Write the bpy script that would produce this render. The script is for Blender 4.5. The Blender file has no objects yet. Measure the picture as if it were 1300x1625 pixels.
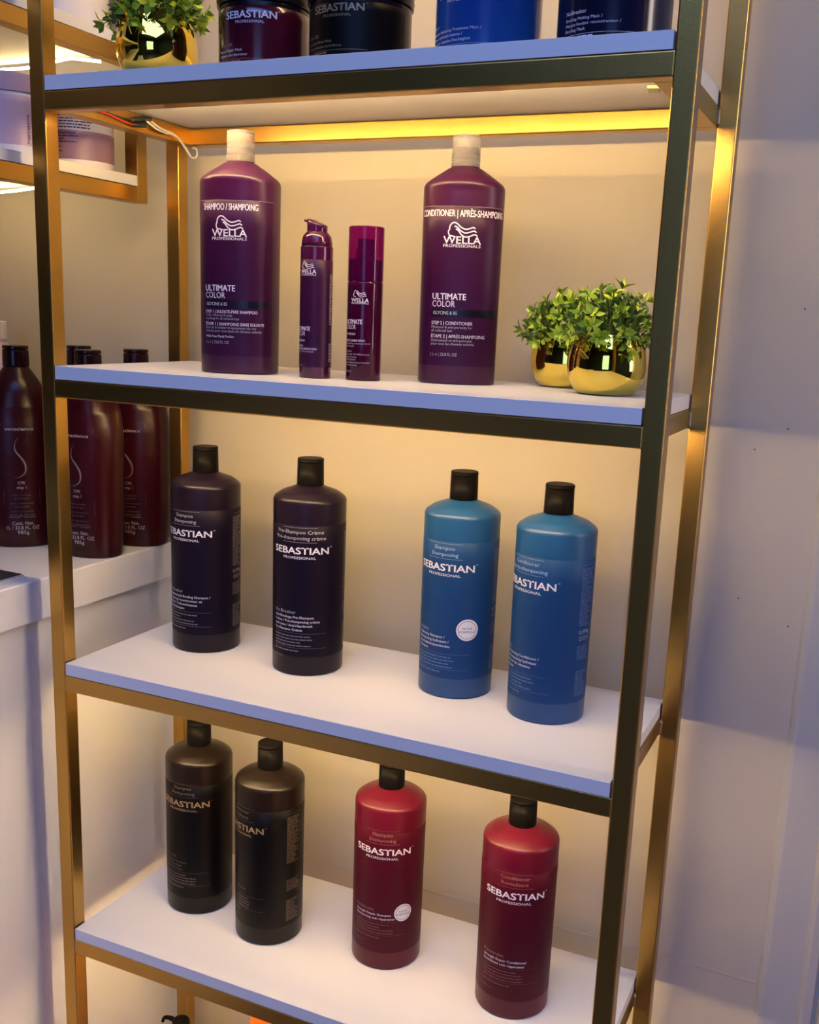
import bpy, bmesh, math, random
from mathutils import Vector, Matrix, Euler
random.seed(7)
SC = bpy.context.scene
COL = SC.collection
PI = math.pi

# ---------------------------------------------------------------- camera
cam_d = bpy.data.cameras.new('camera')
cam = bpy.data.objects.new('camera', cam_d)
COL.objects.link(cam)
Rg = Vector((0.90935, 0.41418, 0.03926)); Up = Vector((-0.12405, 0.17984, 0.97584)); Fw = Vector((-0.39711, 0.89225, -0.21492))
cam.matrix_world = Matrix(((Rg.x, Up.x, -Fw.x, 0.89731), (Rg.y, Up.y, -Fw.y, -0.91980), (Rg.z, Up.z, -Fw.z, 1.23791), (0, 0, 0, 1)))
cam_d.sensor_fit = 'HORIZONTAL'; cam_d.sensor_width = 36.0
cam_d.lens = 36.0 * 1640.08 / 1300.0
cam_d.shift_x = -16.22 / 1300.0; cam_d.shift_y = 50.3 / 1300.0
cam_d.clip_start = 0.02
SC.camera = cam

# ---------------------------------------------------------------- view, world, room lights
SC.view_settings.view_transform = 'Standard'
SC.view_settings.look = 'None'
SC.view_settings.exposure = 0.0
SC.view_settings.gamma = 1.0
SC.view_settings.use_curve_mapping = False
SC.cycles.max_bounces = 8
SC.cycles.caustics_reflective = False
SC.cycles.caustics_refractive = False
SC.cycles.sample_clamp_indirect = 6.0
W = bpy.data.worlds.new('world'); SC.world = W; W.use_nodes = True
W.node_tree.nodes['Background'].inputs[0].default_value = (0.70, 0.82, 1.0, 1)
W.node_tree.nodes['Background'].inputs[1].default_value = 0.03
LED_COL = (1.0, 0.69, 0.32)
LED_POW = 124.0

def area(name, loc, aim, sx, sy, power, col):
    l = bpy.data.lights.new(name, 'AREA'); l.shape = 'RECTANGLE'; l.size = sx; l.size_y = sy
    l.energy = power; l.color = col
    o = bpy.data.objects.new(name, l); COL.objects.link(o); o.location = loc
    o.rotation_euler = (Vector(aim) - Vector(loc)).to_track_quat('-Z', 'Y').to_euler()
    return o
area('window_daylight', (1.35, -3.6, 1.5), (0.4, 0, 1.0), 1.2, 1.6, 20.0, (0.25, 0.41, 1.0))
area('ceiling_panel', (0.9, -1.7, 2.6), (0.9, -1.7, 0), 2.0, 1.5, 47.0, (0.22, 0.39, 1.0))
area('side_room_lamp', (2.9, 0.05, 1.6), (0.2, 0.05, 1.0), 0.35, 1.6, 20.0, (1.0, 0.84, 0.74))
area('low_pink_lamp', (1.9, -1.1, 0.16), (0.0, 0.1, 0.2), 0.5, 0.2, 3.0, (1.0, 0.36, 0.24))

# ---------------------------------------------------------------- materials
def mat(name, col, rough=0.5, metal=0.0, trans=0.0, ior=1.46, spec=0.5, coat=0.0, emis=None, estr=0.0, sss=0.0,
        bump=0.0, bscale=200.0, var=0.0, vscale=6.0, detail=3.0, aniso=0.0):
    m = bpy.data.materials.new(name); m.use_nodes = True
    nt = m.node_tree; b = nt.nodes['Principled BSDF']
    b.inputs['Base Color'].default_value = (*col, 1)
    b.inputs['Roughness'].default_value = rough
    b.inputs['Metallic'].default_value = metal
    b.inputs['IOR'].default_value = ior
    b.inputs['Transmission Weight'].default_value = trans
    b.inputs['Specular IOR Level'].default_value = spec
    b.inputs['Coat Weight'].default_value = coat
    b.inputs['Coat Roughness'].default_value = 0.08
    if sss:
        b.inputs['Subsurface Weight'].default_value = sss; b.inputs['Subsurface Scale'].default_value = 0.01
    if emis:
        b.inputs['Emission Color'].default_value = (*emis, 1); b.inputs['Emission Strength'].default_value = estr
    tc = nt.nodes.new('ShaderNodeTexCoord')
    if bump:
        n = nt.nodes.new('ShaderNodeTexNoise'); n.inputs['Scale'].default_value = bscale; n.inputs['Detail'].default_value = detail
        nt.links.new(tc.outputs['Object'], n.inputs['Vector'])
        bp = nt.nodes.new('ShaderNodeBump'); bp.inputs['Strength'].default_value = bump; bp.inputs['Distance'].default_value = 0.001
        nt.links.new(n.outputs['Fac'], bp.inputs['Height']); nt.links.new(bp.outputs['Normal'], b.inputs['Normal'])
    if var:
        n = nt.nodes.new('ShaderNodeTexNoise'); n.inputs['Scale'].default_value = vscale; n.inputs['Detail'].default_value = 4
        nt.links.new(tc.outputs['Object'], n.inputs['Vector'])
        r = nt.nodes.new('ShaderNodeMapRange'); r.inputs[3].default_value = 1 - var; r.inputs[4].default_value = 1 + var
        nt.links.new(n.outputs['Fac'], r.inputs[0])
        v = nt.nodes.new('ShaderNodeVectorMath'); v.operation = 'SCALE'; v.inputs[0].default_value = col
        nt.links.new(r.outputs[0], v.inputs['Scale']); nt.links.new(v.outputs[0], b.inputs['Base Color'])
    return m

M = {}
M['wall'] = mat('painted_wall', (0.56, 0.49, 0.38), 0.7, bump=0.25, bscale=90, var=0.03, vscale=3, spec=0.3)
M['trim'] = mat('painted_trim', (0.52, 0.49, 0.44), 0.45, bump=0.15, bscale=60, var=0.03, vscale=4)
M['white'] = mat('white_laminate', (0.86, 0.82, 0.77), 0.38, bump=0.04, bscale=300, var=0.015, vscale=9)
M['counter'] = mat('counter_white', (0.78, 0.76, 0.76), 0.3, var=0.015, vscale=5)
M['cabinet'] = mat('cabinet_white', (0.74, 0.72, 0.71), 0.42, var=0.02, vscale=4, bump=0.04, bscale=40)
M['gold'] = mat('gold_metal_paint', (0.52, 0.315, 0.080), 0.29, metal=1.0, bump=0.10, bscale=900, detail=2, var=0.10, vscale=500)
M['led'] = mat('led_strip_light', (1, 0.9, 0.7), 0.5, emis=LED_COL, estr=LED_POW)
M['led_side'] = mat('led_strip_light_side', (1, 0.9, 0.7), 0.5, emis=(1.0, 0.74, 0.34), estr=28)
M['floor'] = mat('floor_tile', (0.07, 0.065, 0.06), 0.4, var=0.1, vscale=3)
M['room'] = mat('room_paint', (0.05, 0.055, 0.055), 0.8)
M['black_cap'] = mat('black_cap_plastic', (0.004, 0.0035, 0.004), 0.34, spec=0.03)
M['wine_cap'] = mat('wine_cap_plastic', (0.014, 0.003, 0.005), 0.2, spec=0.3)
M['aubergine'] = mat('aubergine_plastic', (0.0065, 0.003, 0.010), 0.34, spec=0.28)
M['aubergine_label'] = mat('aubergine_label', (0.004, 0.002, 0.010), 0.48, spec=0.14)
M['black_b'] = mat('black_brown_plastic', (0.006, 0.003, 0.002), 0.34, spec=0.3)
M['black_label'] = mat('black_label', (0.0015, 0.001, 0.001), 0.42, spec=0.2)
M['blue_b'] = mat('blue_plastic', (0.008, 0.054, 0.168), 0.36, spec=0.45, sss=0.0)
M['blue_label'] = mat('blue_label', (0.007, 0.040, 0.14), 0.46, spec=0.2)
M['red_b'] = mat('crimson_plastic', (0.080, 0.002, 0.014), 0.36, spec=0.35)
M['red_label'] = mat('maroon_label', (0.054, 0.0015, 0.010), 0.46, spec=0.18)
M['purple_b'] = mat('purple_plastic', (0.036, 0.002, 0.031), 0.35, spec=0.4)
M['purple_label'] = mat('purple_label', (0.026, 0.001, 0.026), 0.42, spec=0.25)
M['purple_gloss'] = mat('purple_gloss_plastic', (0.045, 0.003, 0.030), 0.14, coat=0.2)
M['purple_glass'] = mat('purple_translucent', (0.26, 0.006, 0.16), 0.06, trans=0.85, ior=1.3)
M['purple_glass2'] = mat('purple_translucent_body', (0.075, 0.003, 0.035), 0.08, trans=0.5, ior=1.35)
M['frost'] = mat('frosted_cap_plastic', (1.0, 0.95, 0.93), 0.16, trans=0.82, ior=1.15, spec=0.8)
M['lilac_neck'] = mat('lilac_neck_plastic', (0.66, 0.24, 0.48), 0.35)
M['band_black'] = mat('black_foil_band', (0.004, 0.004, 0.010), 0.30, spec=0.35)
M['wine_b'] = mat('wine_red_plastic', (0.022, 0.0012, 0.004), 0.28, spec=0.32)
M['ink_white'] = mat('print_white', (0.78, 0.72, 0.78), 0.4)
M['ink_grey'] = mat('print_grey', (0.42, 0.38, 0.40), 0.4)
M['ink_dim'] = mat('print_dim', (0.15, 0.13, 0.16), 0.4)
M['ink_gold'] = mat('print_bronze', (0.42, 0.29, 0.15), 0.35, metal=0.3)
M['ink_dimgold'] = mat('print_dim_bronze', (0.13, 0.09, 0.06), 0.4)
M['ink_blue'] = mat('print_pale_blue', (0.30, 0.42, 0.62), 0.4)
M['ink_dimblue'] = mat('print_dim_blue', (0.07, 0.14, 0.32), 0.4)
M['ink_rose'] = mat('print_rose', (0.36, 0.13, 0.11), 0.4)
M['ink_dimrose'] = mat('print_dim_rose', (0.14, 0.035, 0.035), 0.4)
M['ink_black'] = mat('print_black', (0.03, 0.02, 0.04), 0.4)
M['sticker'] = mat('white_sticker', (0.82, 0.80, 0.78), 0.45)
M['jar_black'] = mat('black_jar_plastic', (0.009, 0.006, 0.008), 0.22, spec=0.3)
M['jar_wine'] = mat('wine_jar_label', (0.055, 0.004, 0.014), 0.16, coat=0.3)
M['jar_blue'] = mat('blue_jar_plastic', (0.010, 0.060, 0.27), 0.18, coat=0.3)
M['jar_navy'] = mat('navy_jar_label', (0.008, 0.007, 0.026), 0.16, coat=0.3)
M['gold_pot'] = mat('gold_mirror_glaze', (1.0, 0.74, 0.12), 0.035, metal=1.0)
M['soil'] = mat('dark_green_foam', (0.02, 0.03, 0.01), 0.9)
M['stem'] = mat('green_stem', (0.05, 0.09, 0.015), 0.6)
M['lilac'] = mat('lilac_jar', (0.52, 0.36, 0.43), 0.35)
M['lilac_dark'] = mat('mauve_band', (0.25, 0.14, 0.20), 0.38)
M['jar_white'] = mat('white_jar', (0.78, 0.72, 0.68), 0.35)
M['tray'] = mat('dark_stone_tray', (0.035, 0.034, 0.036), 0.4, var=0.5, vscale=220)
M['orange'] = mat('orange_pouch', (0.95, 0.10, 0.004), 0.35)
M['wire_red'] = mat('red_wire', (0.65, 0.02, 0.02), 0.4)
M['wire_black'] = mat('black_wire', (0.012, 0.012, 0.012), 0.5)
M['wire_white'] = mat('white_cable', (0.78, 0.72, 0.62), 0.4)
M['clip'] = mat('clear_yellow_tag', (0.75, 0.72, 0.40), 0.25, trans=0.3)
M['weld'] = mat('weld_bead', (0.32, 0.27, 0.16), 0.45, metal=0.7, bump=0.8, bscale=300)
M['speck'] = mat('dark_speck', (0.10, 0.07, 0.06), 0.7)

def leafmat():
    m = mat('leaf_green', (0.18, 0.28, 0.02), 0.42, spec=0.4)
    nt = m.node_tree; b = nt.nodes['Principled BSDF']
    oi = nt.nodes.new('ShaderNodeObjectInfo'); r = nt.nodes.new('ShaderNodeValToRGB')
    e = r.color_ramp.elements
    e[0].position = 0.0; e[0].color = (0.10, 0.22, 0.015, 1)
    e[1].position = 1.0; e[1].color = (0.80, 0.88, 0.06, 1)
    k = e.new(0.55); k.color = (0.36, 0.52, 0.035, 1)
    nt.links.new(oi.outputs['Random'], r.inputs['Fac']); nt.links.new(r.outputs[0], b.inputs['Base Color'])
    b.inputs['Subsurface Weight'].default_value = 0.0
    return m
M['leaf'] = leafmat()

# ---------------------------------------------------------------- mesh helpers
def link(name, me, m=None, parent=None, smooth=False, loc=None):
    if m is not None and len(me.materials) == 0: me.materials.append(m)
    if smooth:
        for p in me.polygons: p.use_smooth = True
    o = bpy.data.objects.new(name, me); COL.objects.link(o)
    if parent is not None: o.parent = parent
    if loc is not None: o.location = loc
    return o
def mesh(name, V, F):
    me = bpy.data.meshes.new(name); me.from_pydata([tuple(v) for v in V], [], F); me.update(); return me
def from_bm(name, bm):
    me = bpy.data.meshes.new(name); bm.to_mesh(me); bm.free(); return me
def box_bm(bm, x0, x1, y0, y1, z0, z1, bev=0.0, seg=2):
    r = bmesh.ops.create_cube(bm, size=1.0)
    for v in r['verts']:
        v.co = Vector(((x0 + x1) / 2 + v.co.x * (x1 - x0), (y0 + y1) / 2 + v.co.y * (y1 - y0), (z0 + z1) / 2 + v.co.z * (z1 - z0)))
    if bev:
        es = list({e for v in r['verts'] for e in v.link_edges})
        bmesh.ops.bevel(bm, geom=es, offset=bev, segments=seg, affect='EDGES', profile=0.5)
def box(name, x0, x1, y0, y1, z0, z1, m, parent=None, bev=0.0, seg=2):
    bm = bmesh.new(); box_bm(bm, x0, x1, y0, y1, z0, z1, bev, seg)
    return link(name, from_bm(name, bm), m, parent)
def fillet(pts, radii, n=5):
    out = []
    for i, p in enumerate(pts):
        r = radii[i]
        if i in (0, len(pts) - 1) or r <= 0: out.append(p); continue
        a = Vector(pts[i - 1]) - Vector(p); b = Vector(pts[i + 1]) - Vector(p)
        la, lb = a.length, b.length; a.normalize(); b.normalize()
        ang = a.angle(b); t = min(r / math.tan(ang / 2), la * 0.49, lb * 0.49); rr = t * math.tan(ang / 2)
        c = Vector(p) + (a + b).normalized() * (rr / math.sin(ang / 2))
        p0 = Vector(p) + a * t - c; p1 = Vector(p) + b * t - c
        tot = p0.angle_signed(p1)
        for k in range(n + 1):
            q = Matrix.Rotation(-tot * k / n, 2) @ p0 + c
            out.append((q.x, q.y))
    return out
def loft(prof, n=48, ratio=None, nexp=2.0, close=True):
    """prof: (r,z) list bottom to top; ratio(r,z)->depth factor; nexp(r,z) or number = superellipse exponent"""
    V, F = [], []
    for (r, z) in prof:
        k = ratio(r, z) if ratio else 1.0
        ne = nexp(r, z) if callable(nexp) else nexp
        for i in range(n):
            t = 2 * PI * i / n; c, s = math.cos(t), math.sin(t)
            V.append((r * math.copysign(abs(c) ** (2 / ne), c), r * k * math.copysign(abs(s) ** (2 / ne), s), z))
    for j in range(len(prof) - 1):
        for i in range(n):
            a = j * n + i; b = j * n + (i + 1) % n
            F.append((a, b, b + n, a + n))
    if close:
        for j, rev in ((0, True), (len(prof) - 1, False)):
            V.append((0, 0, prof[j][1])); c = len(V) - 1
            for i in range(n):
                a = j * n + i; b = j * n + (i + 1) % n
                F.append((b, a, c) if rev else (a, b, c))
    return V, F
def lathe(name, pts, radii, m, parent, n=48, ratio=None, nexp=2.0, close=True, loc=None):
    V, F = loft(fillet(pts, radii), n, ratio, nexp, close)
    me = mesh(name, V, F)
    o = link(name, me, m, parent, smooth=True, loc=loc)
    # keep flat end caps flat
    for p in me.polygons:
        if len(p.vertices) == 3: p.use_smooth = False
    return o
def tube(name, pts, r, m, parent=None, n=8):
    P = [Vector(p) for p in pts]; V, F = [], []
    prev = None
    for i, p in enumerate(P):
        d = (P[min(i + 1, len(P) - 1)] - P[max(i - 1, 0)]).normalized()
        u = prev if prev is not None else (Vector((0, 0, 1)) if abs(d.z) < 0.9 else Vector((1, 0, 0)))
        u = (u - d * u.dot(d)).normalized(); prev = u; w = d.cross(u)
        rr = r[i] if isinstance(r, (list, tuple)) else r
        for k in range(n):
            a = 2 * PI * k / n; V.append(p + u * math.cos(a) * rr + w * math.sin(a) * rr)
    for i in range(len(P) - 1):
        for k in range(n):
            a = i * n + k; b = i * n + (k + 1) % n; F.append((a, b, b + n, a + n))
    F.append(tuple(range(n))[::-1]); F.append(tuple(range((len(P) - 1) * n, len(P) * n)))
    return link(name, mesh(name, V, F), m, parent, smooth=True)
def smooth_pts(P, k=5):
    out = []; n = len(P)
    for i in range(n - 1):
        p0 = Vector(P[max(i - 1, 0)]); p1 = Vector(P[i]); p2 = Vector(P[i + 1]); p3 = Vector(P[min(i + 2, n - 1)])
        for j in range(k):
            t = j / k
            out.append(0.5 * ((2 * p1) + (p2 - p0) * t + (2 * p0 - 5 * p1 + 4 * p2 - p3) * t * t + (3 * p1 - p0 - 3 * p2 + p3) * t ** 3))
    out.append(Vector(P[-1])); return out
def thing(name, label, cat, loc=(0, 0, 0), rz=0.0, group=None):
    o = bpy.data.objects.new(name, None); COL.objects.link(o); o.location = loc; o.rotation_euler = (0, 0, rz)
    o.empty_display_size = 0.05
    o['label'] = label; o['category'] = cat
    if group: o['group'] = group
    return o
def tag(o, label, cat, group=None):
    o['label'] = label; o['category'] = cat
    if group: o['group'] = group
    return o
def struct(o): o['kind'] = 'structure'; return o

# ---------------------------------------------------------------- structure
YW = 0.304; XL = -0.42
struct(box('floor', -3.1, 3.2, -4.2, YW + 0.1, -0.05, 0.0, M['floor']))
WB = struct(box('wall_back', XL - 0.1, 3.2, YW, YW + 0.1, 0.0, 2.7, M['wall']))
struct(box('wall_left', XL - 0.1, XL, -0.25, YW, 0.0, 2.7, M['wall']))
struct(box('wall_far_left', -3.1, -3.0, -4.2, YW + 0.1, 0.0, 2.7, M['room']))
struct(box('wall_right', 3.2, 3.3, -4.2, YW + 0.1, 0.0, 2.7, M['room']))
struct(box('wall_front', -3.1, 3.2, -4.3, -4.2, 0.0, 2.7, M['room']))
struct(box('ceiling', -3.1, 3.3, -4.3, YW + 0.1, 2.7, 2.8, M['room']))
def extrude_z(name, P, z0, z1, m):
    n = len(P); V = [(x, y, z0) for x, y in P] + [(x, y, z1) for x, y in P]
    F = [(i, (i + 1) % n, n + (i + 1) % n, n + i) for i in range(n)] + [tuple(range(n))[::-1], tuple(range(n, 2 * n))]
    return link(name, mesh(name, V, F), m)
# moulded door casing standing on the back wall, right of the shelf unit
cas = [(0.836, YW + 0.004), (0.8365, YW - 0.001), (0.8395, YW - 0.0055), (0.843, YW - 0.0085), (0.847, YW - 0.0095), (0.885, YW - 0.0095), (0.8865, YW - 0.012),
       (0.889, YW - 0.0155), (0.893, YW - 0.017), (0.902, YW - 0.017), (0.9045, YW - 0.012), (0.907, YW - 0.012), (0.910, YW - 0.022), (0.915, YW - 0.026), (0.985, YW - 0.026), (0.985, YW + 0.004)]
tr = extrude_z('trim_1', cas, 0.0, 2.2, M['trim']); struct(tr)
# thin raised strip along the back wall at the level of the fourth shelf
struct(box('wall_strip', -0.03, 0.835, YW - 0.0012, YW + 0.001, 0.4435, 0.4455, M['wall']))
# wall specks (nail marks)
for k, (x, z) in enumerate([(0.800, 1.262), (0.797, 1.131), (0.764, 1.105), (0.842, 1.115), (0.764, 0.930), (0.822, 0.905)]):
    s = lathe('nail_mark', [(0.0, 0), (0.0011, 0), (0.0008, 0.0006)], [0, 0, 0], M['speck'], None, n=8)
    s.rotation_euler = (PI / 2, 0, 0); s.location = (x, YW + 0.0001, z); s.parent = WB

# ---------------------------------------------------------------- cabinet and worktop on the left
cab = thing('base_cabinet', 'white base cabinet under the worktop left of the gold shelf unit', 'cabinet', (-0.2, -0.6, 0))
box('cabinet_body', -0.21, 0.160, -0.9, YW + 0.6 - 0.001, 0.0, 0.8485, M['cabinet'], cab, 0.0015)
wt = box('worktop', XL + 0.001, -0.032, -1.5, YW - 0.001, 0.849, 0.902, M['counter'], None, 0.0022, 3)
tag(wt, 'thick white worktop with rounded edge over the white cabinet', 'worktop')
tray = thing('tray', 'flat dark stone tray lying on the white worktop', 'tray', (-0.16, -0.12, 0.902))
box('tray_base', -0.094, 0.100, -0.23, 0.140, 0.0002, 0.0016, M['trim'], tray, 0.0003, 1)
box('tray_top', -0.092, 0.098, -0.228, 0.138, 0.0016, 0.003, M['tray'], tray, 0.0004, 1)

# ---------------------------------------------------------------- shelf unit
WU, D, TB, HB, TP = 0.72, 0.254, 0.0157, 0.0207, 0.0202
ZL = [1.822, 1.4605, 1.1503, 0.7919, 0.4304, 0.0692]
unit = thing('shelf_unit', 'tall gold metal frame shelf unit with white boards', 'shelf unit', (0, 0, 0))
def tubebox(name, x0, x1, y0, y1, z0, z1, parent): return box(name, x0, x1, y0, y1, z0, z1, M['gold'], parent, 0.0016, 3)
for x in (0, WU - TP):
    for y in (0, D - TP):
        tubebox('post', x, x + TP, y, y + TP, 0.0, 1.842, unit)
for k, z in enumerate(ZL):
    tubebox('front_beam', TP - 0.001, WU - TP + 0.001, 0, TP, z - HB, z, unit)
    tubebox('back_beam', TP + 0.0005, WU - TP - 0.0005, D - TP, D, z - HB, z, unit)
    for x in (TP, WU - 2 * TP):
        tubebox('side_beam', x, x + TP, TP - 0.001, D - TP + 0.001, z - HB, z, unit)
    b = box('shelf_board', TP + 0.0016, WU - TP - 0.0016, 0.0006, D, z + 0.0005, z + TB, M['white'], unit, 0.0004, 1)
    box('edge_band', TP + 0.0016, WU - TP - 0.0016, -0.0002, 0.0007, z + 0.0006, z + TB - 0.0004, M['white'], b)
    ls = box('led_strip', TP * 2 + 0.004, WU - 2 * TP - 0.004, TP + 0.0002, TP + 0.0045, z - 0.0186, z - 0.0120, M['led'], unit)
    # weld beads at the rear right corner
    for (x, y) in ((WU - TP + 0.0003, D - TP - 0.0003), (TP - 0.0003, D - TP - 0.0003)):
        V, F = loft(fillet([(0.0008, 0), (0.0026, 0.002), (0.0022, 0.009), (0.0028, 0.015), (0.0008, 0.0185)], [0, .001, .001, .001, 0], 2), 10)
        w = link('weld_bead', mesh('weld_bead', V, F), M['weld'], unit, True); w.location = (x, y, z - HB + 0.001)
# loose wiring under the first board, at its left end
zz = 1.448
wr = tube('wire', smooth_pts([(0.0437, 0.045, 1.4515), (0.0437, 0.0605, 1.4500), (0.0437, 0.0783, 1.4490), (0.0437, 0.0965, 1.4466), (0.0437, 0.1108, 1.4452), (0.0443, 0.1186, 1.4450)]), 0.0008, M['wire_red'], unit); wr['label'] = 'red wire'
wb = tube('wire', smooth_pts([(0.0437, 0.045, 1.4530), (0.0437, 0.0679, 1.4512), (0.0437, 0.089, 1.4500), (0.0437, 0.1054, 1.4492), (0.0443, 0.1150, 1.4500)]), 0.0008, M['wire_black'], unit); wb['label'] = 'black wire'
for z0, z1, y0, y1 in ((1.4500, 1.4575, 0.1120, 0.1475), (1.4450, 1.4500, 0.1165, 0.1400)):
    tube('wire_connector', [(0.0448, y0, z0), (0.0448, y0 + 0.008, z0 + 0.0008), (0.0448, y0 + 0.022, (z0 + z1) / 2 + 0.001), (0.0448, y1, z1 - 0.001)], [0.0012, 0.0028, 0.0032, 0.0030], M['wire_black'], unit)
for dy, dz in ((0, 0), (-0.0035, -0.0028)):
    c = tube('cable', smooth_pts([(0.0451, 0.1440 + dy, 1.4560 + dz), (0.0455, 0.1609 + dy, 1.4502 + dz), (0.0455, 0.1753, 1.4480 + dz), (0.0452, 0.1876, 1.4474 + dz / 2), (0.0455, 0.2001, 1.4435), (0.0450, 0.2140, 1.4362 + dz / 2), (0.0435, 0.2240, 1.4300 + dz / 2), (0.0425, 0.2310, 1.4255)]), 0.00125, M['wire_white'], unit)
    c['label'] = 'white cable'
c = tube('cable', smooth_pts([(0.0425, 0.2310, 1.4255), (0.0465, 0.232, 1.4243), (0.0495, 0.2335, 1.4275), (0.0490, 0.2345, 1.4330), (0.0455, 0.2350, 1.4365), (0.0420, 0.2350, 1.4370)]), 0.00115, M['wire_white'], unit); c['label'] = 'white cable'
clip = box('cable_clip', -0.006, 0.006, -0.011, 0.011, -0.0035, 0, M['clip'], unit, 0.001); clip.location = (0.6545, 0.134, 1.4605); clip.rotation_euler = (0, 0, 0.15)

# ---------------------------------------------------------------- wall-hung gold shelf at upper left
wsh = thing('wall_shelf', 'gold framed wall shelf with white boards above the worktop', 'shelf', (-0.2, -0.2, 1.37))
def wb_(name, x0, x1, y0, y1, z0, z1, m, bev=0.0012):
    return box(name, x0 + 0.2, x1 + 0.2, y0 + 0.2, y1 + 0.2, z0 - 1.37, z1 - 1.37, m, wsh, bev)
XF = -0.035
for (zt_, zb_) in ((1.3892, 1.3690), (1.5548, 1.5344), (1.86, 1.84)):
    wb_('front_rail', XF - TP, XF, -0.62, 0.2395, zb_, zt_, M['gold'])
    wb_('back_rail', XL + 0.002, XL + 0.002 + TP, -0.62, 0.2395, zb_, zt_, M['gold'])
for y in (-0.6401, 0.2195):
    wb_('post', XF - TP + 0.0002, XF + 0.0002, y + 0.0002, y + 0.0202, 1.3692, 1.8798, M['gold'])
for zt_, zT in ((1.3892, 1.4025), (1.5548, 1.5684)):
    wb_('shelf_board', XL + 0.004, XF - 0.0005, -0.615, 0.2392, zt_ + 0.0003, zT, M['white'], 0.0006)
def led_line(P):
    t = tube('led_strip', [(x + 0.2, y + 0.2, z - 1.37) for x, y, z in P], 0.0019, M['led_side'], wsh, 8)
led_line(smooth_pts([(-0.40, 0.233, 1.5480), (-0.281, 0.2350, 1.5480), (-0.229, 0.235, 1.5480), (-0.159, 0.215, 1.5480), (-0.130, 0.208, 1.5480), (-0.118, 0.218, 1.5480), (-0.102, 0.2330, 1.5480)], 3))
led_line(smooth_pts([(-0.40, 0.216, 1.3825), (-0.254, 0.202, 1.3825), (-0.157, 0.166, 1.3825), (-0.10, 0.155, 1.3825)], 3))
wb_('strip_clip', -0.100, -0.090, 0.06, 0.066, 1.3835, 1.389, M['wire_black'], 0.0005)

# ---------------------------------------------------------------- text and wrapping
_tc = {}
def text2d(s, bold=0.0, res=2):
    key = (s, bold, res)
    if key in _tc: return _tc[key]
    cu = bpy.data.curves.new('t', 'FONT'); cu.body = s; cu.size = 1.0;  cu.resolution_u = res
    cu.fill_mode = 'FRONT'
    o = bpy.data.objects.new('t', cu); COL.objects.link(o)
    dg = bpy.context.evaluated_depsgraph_get()
    me = bpy.data.meshes.new_from_object(o.evaluated_get(dg))
    V = [(v.co.x, v.co.y) for v in me.vertices]; F = [tuple(p.vertices) for p in me.polygons]
    bpy.data.objects.remove(o); bpy.data.curves.remove(cu); bpy.data.meshes.remove(me)
    _tc[key] = (V, F); return V, F
_H = text2d('H'); CAPH = max(v[1] for v in _H[0]) - min(v[1] for v in _H[0])
class Wrap:
    """maps (s = arc length from the front, z) onto a bottle surface"""
    def __init__(self, a, b=None, n=2.0, rz=None):
        b = b or a; N = 720; P = []
        for i in range(N + 1):
            t = -PI / 2 + 2 * PI * (i / N - 0.5); c, s = math.cos(t), math.sin(t)
            P.append(Vector((a * math.copysign(abs(c) ** (2 / n), c), b * math.copysign(abs(s) ** (2 / n), s))))
        S = [0.0]
        for i in range(N): S.append(S[-1] + (P[i + 1] - P[i]).length)
        h = S[N // 2]; self.S = [s - h for s in S]; self.P = P; self.rz = rz; self.N = N; self.L = S[-1]
    def __call__(self, s, z, off):
        import bisect
        s = max(self.S[0] + 1e-6, min(self.S[-1] - 1e-6, s))
        i = min(max(bisect.bisect_right(self.S, s) - 1, 0), self.N - 1)
        f = (s - self.S[i]) / max(self.S[i + 1] - self.S[i], 1e-9)
        p = self.P[i].lerp(self.P[i + 1], f)
        t = self.P[min(i + 2, self.N)] - self.P[max(i - 1, 0)]; nn = Vector((t.y, -t.x)).normalized()
        k = self.rz(z) if self.rz else 1.0
        q = p * k + nn * off
        return (q.x, q.y, z)
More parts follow.
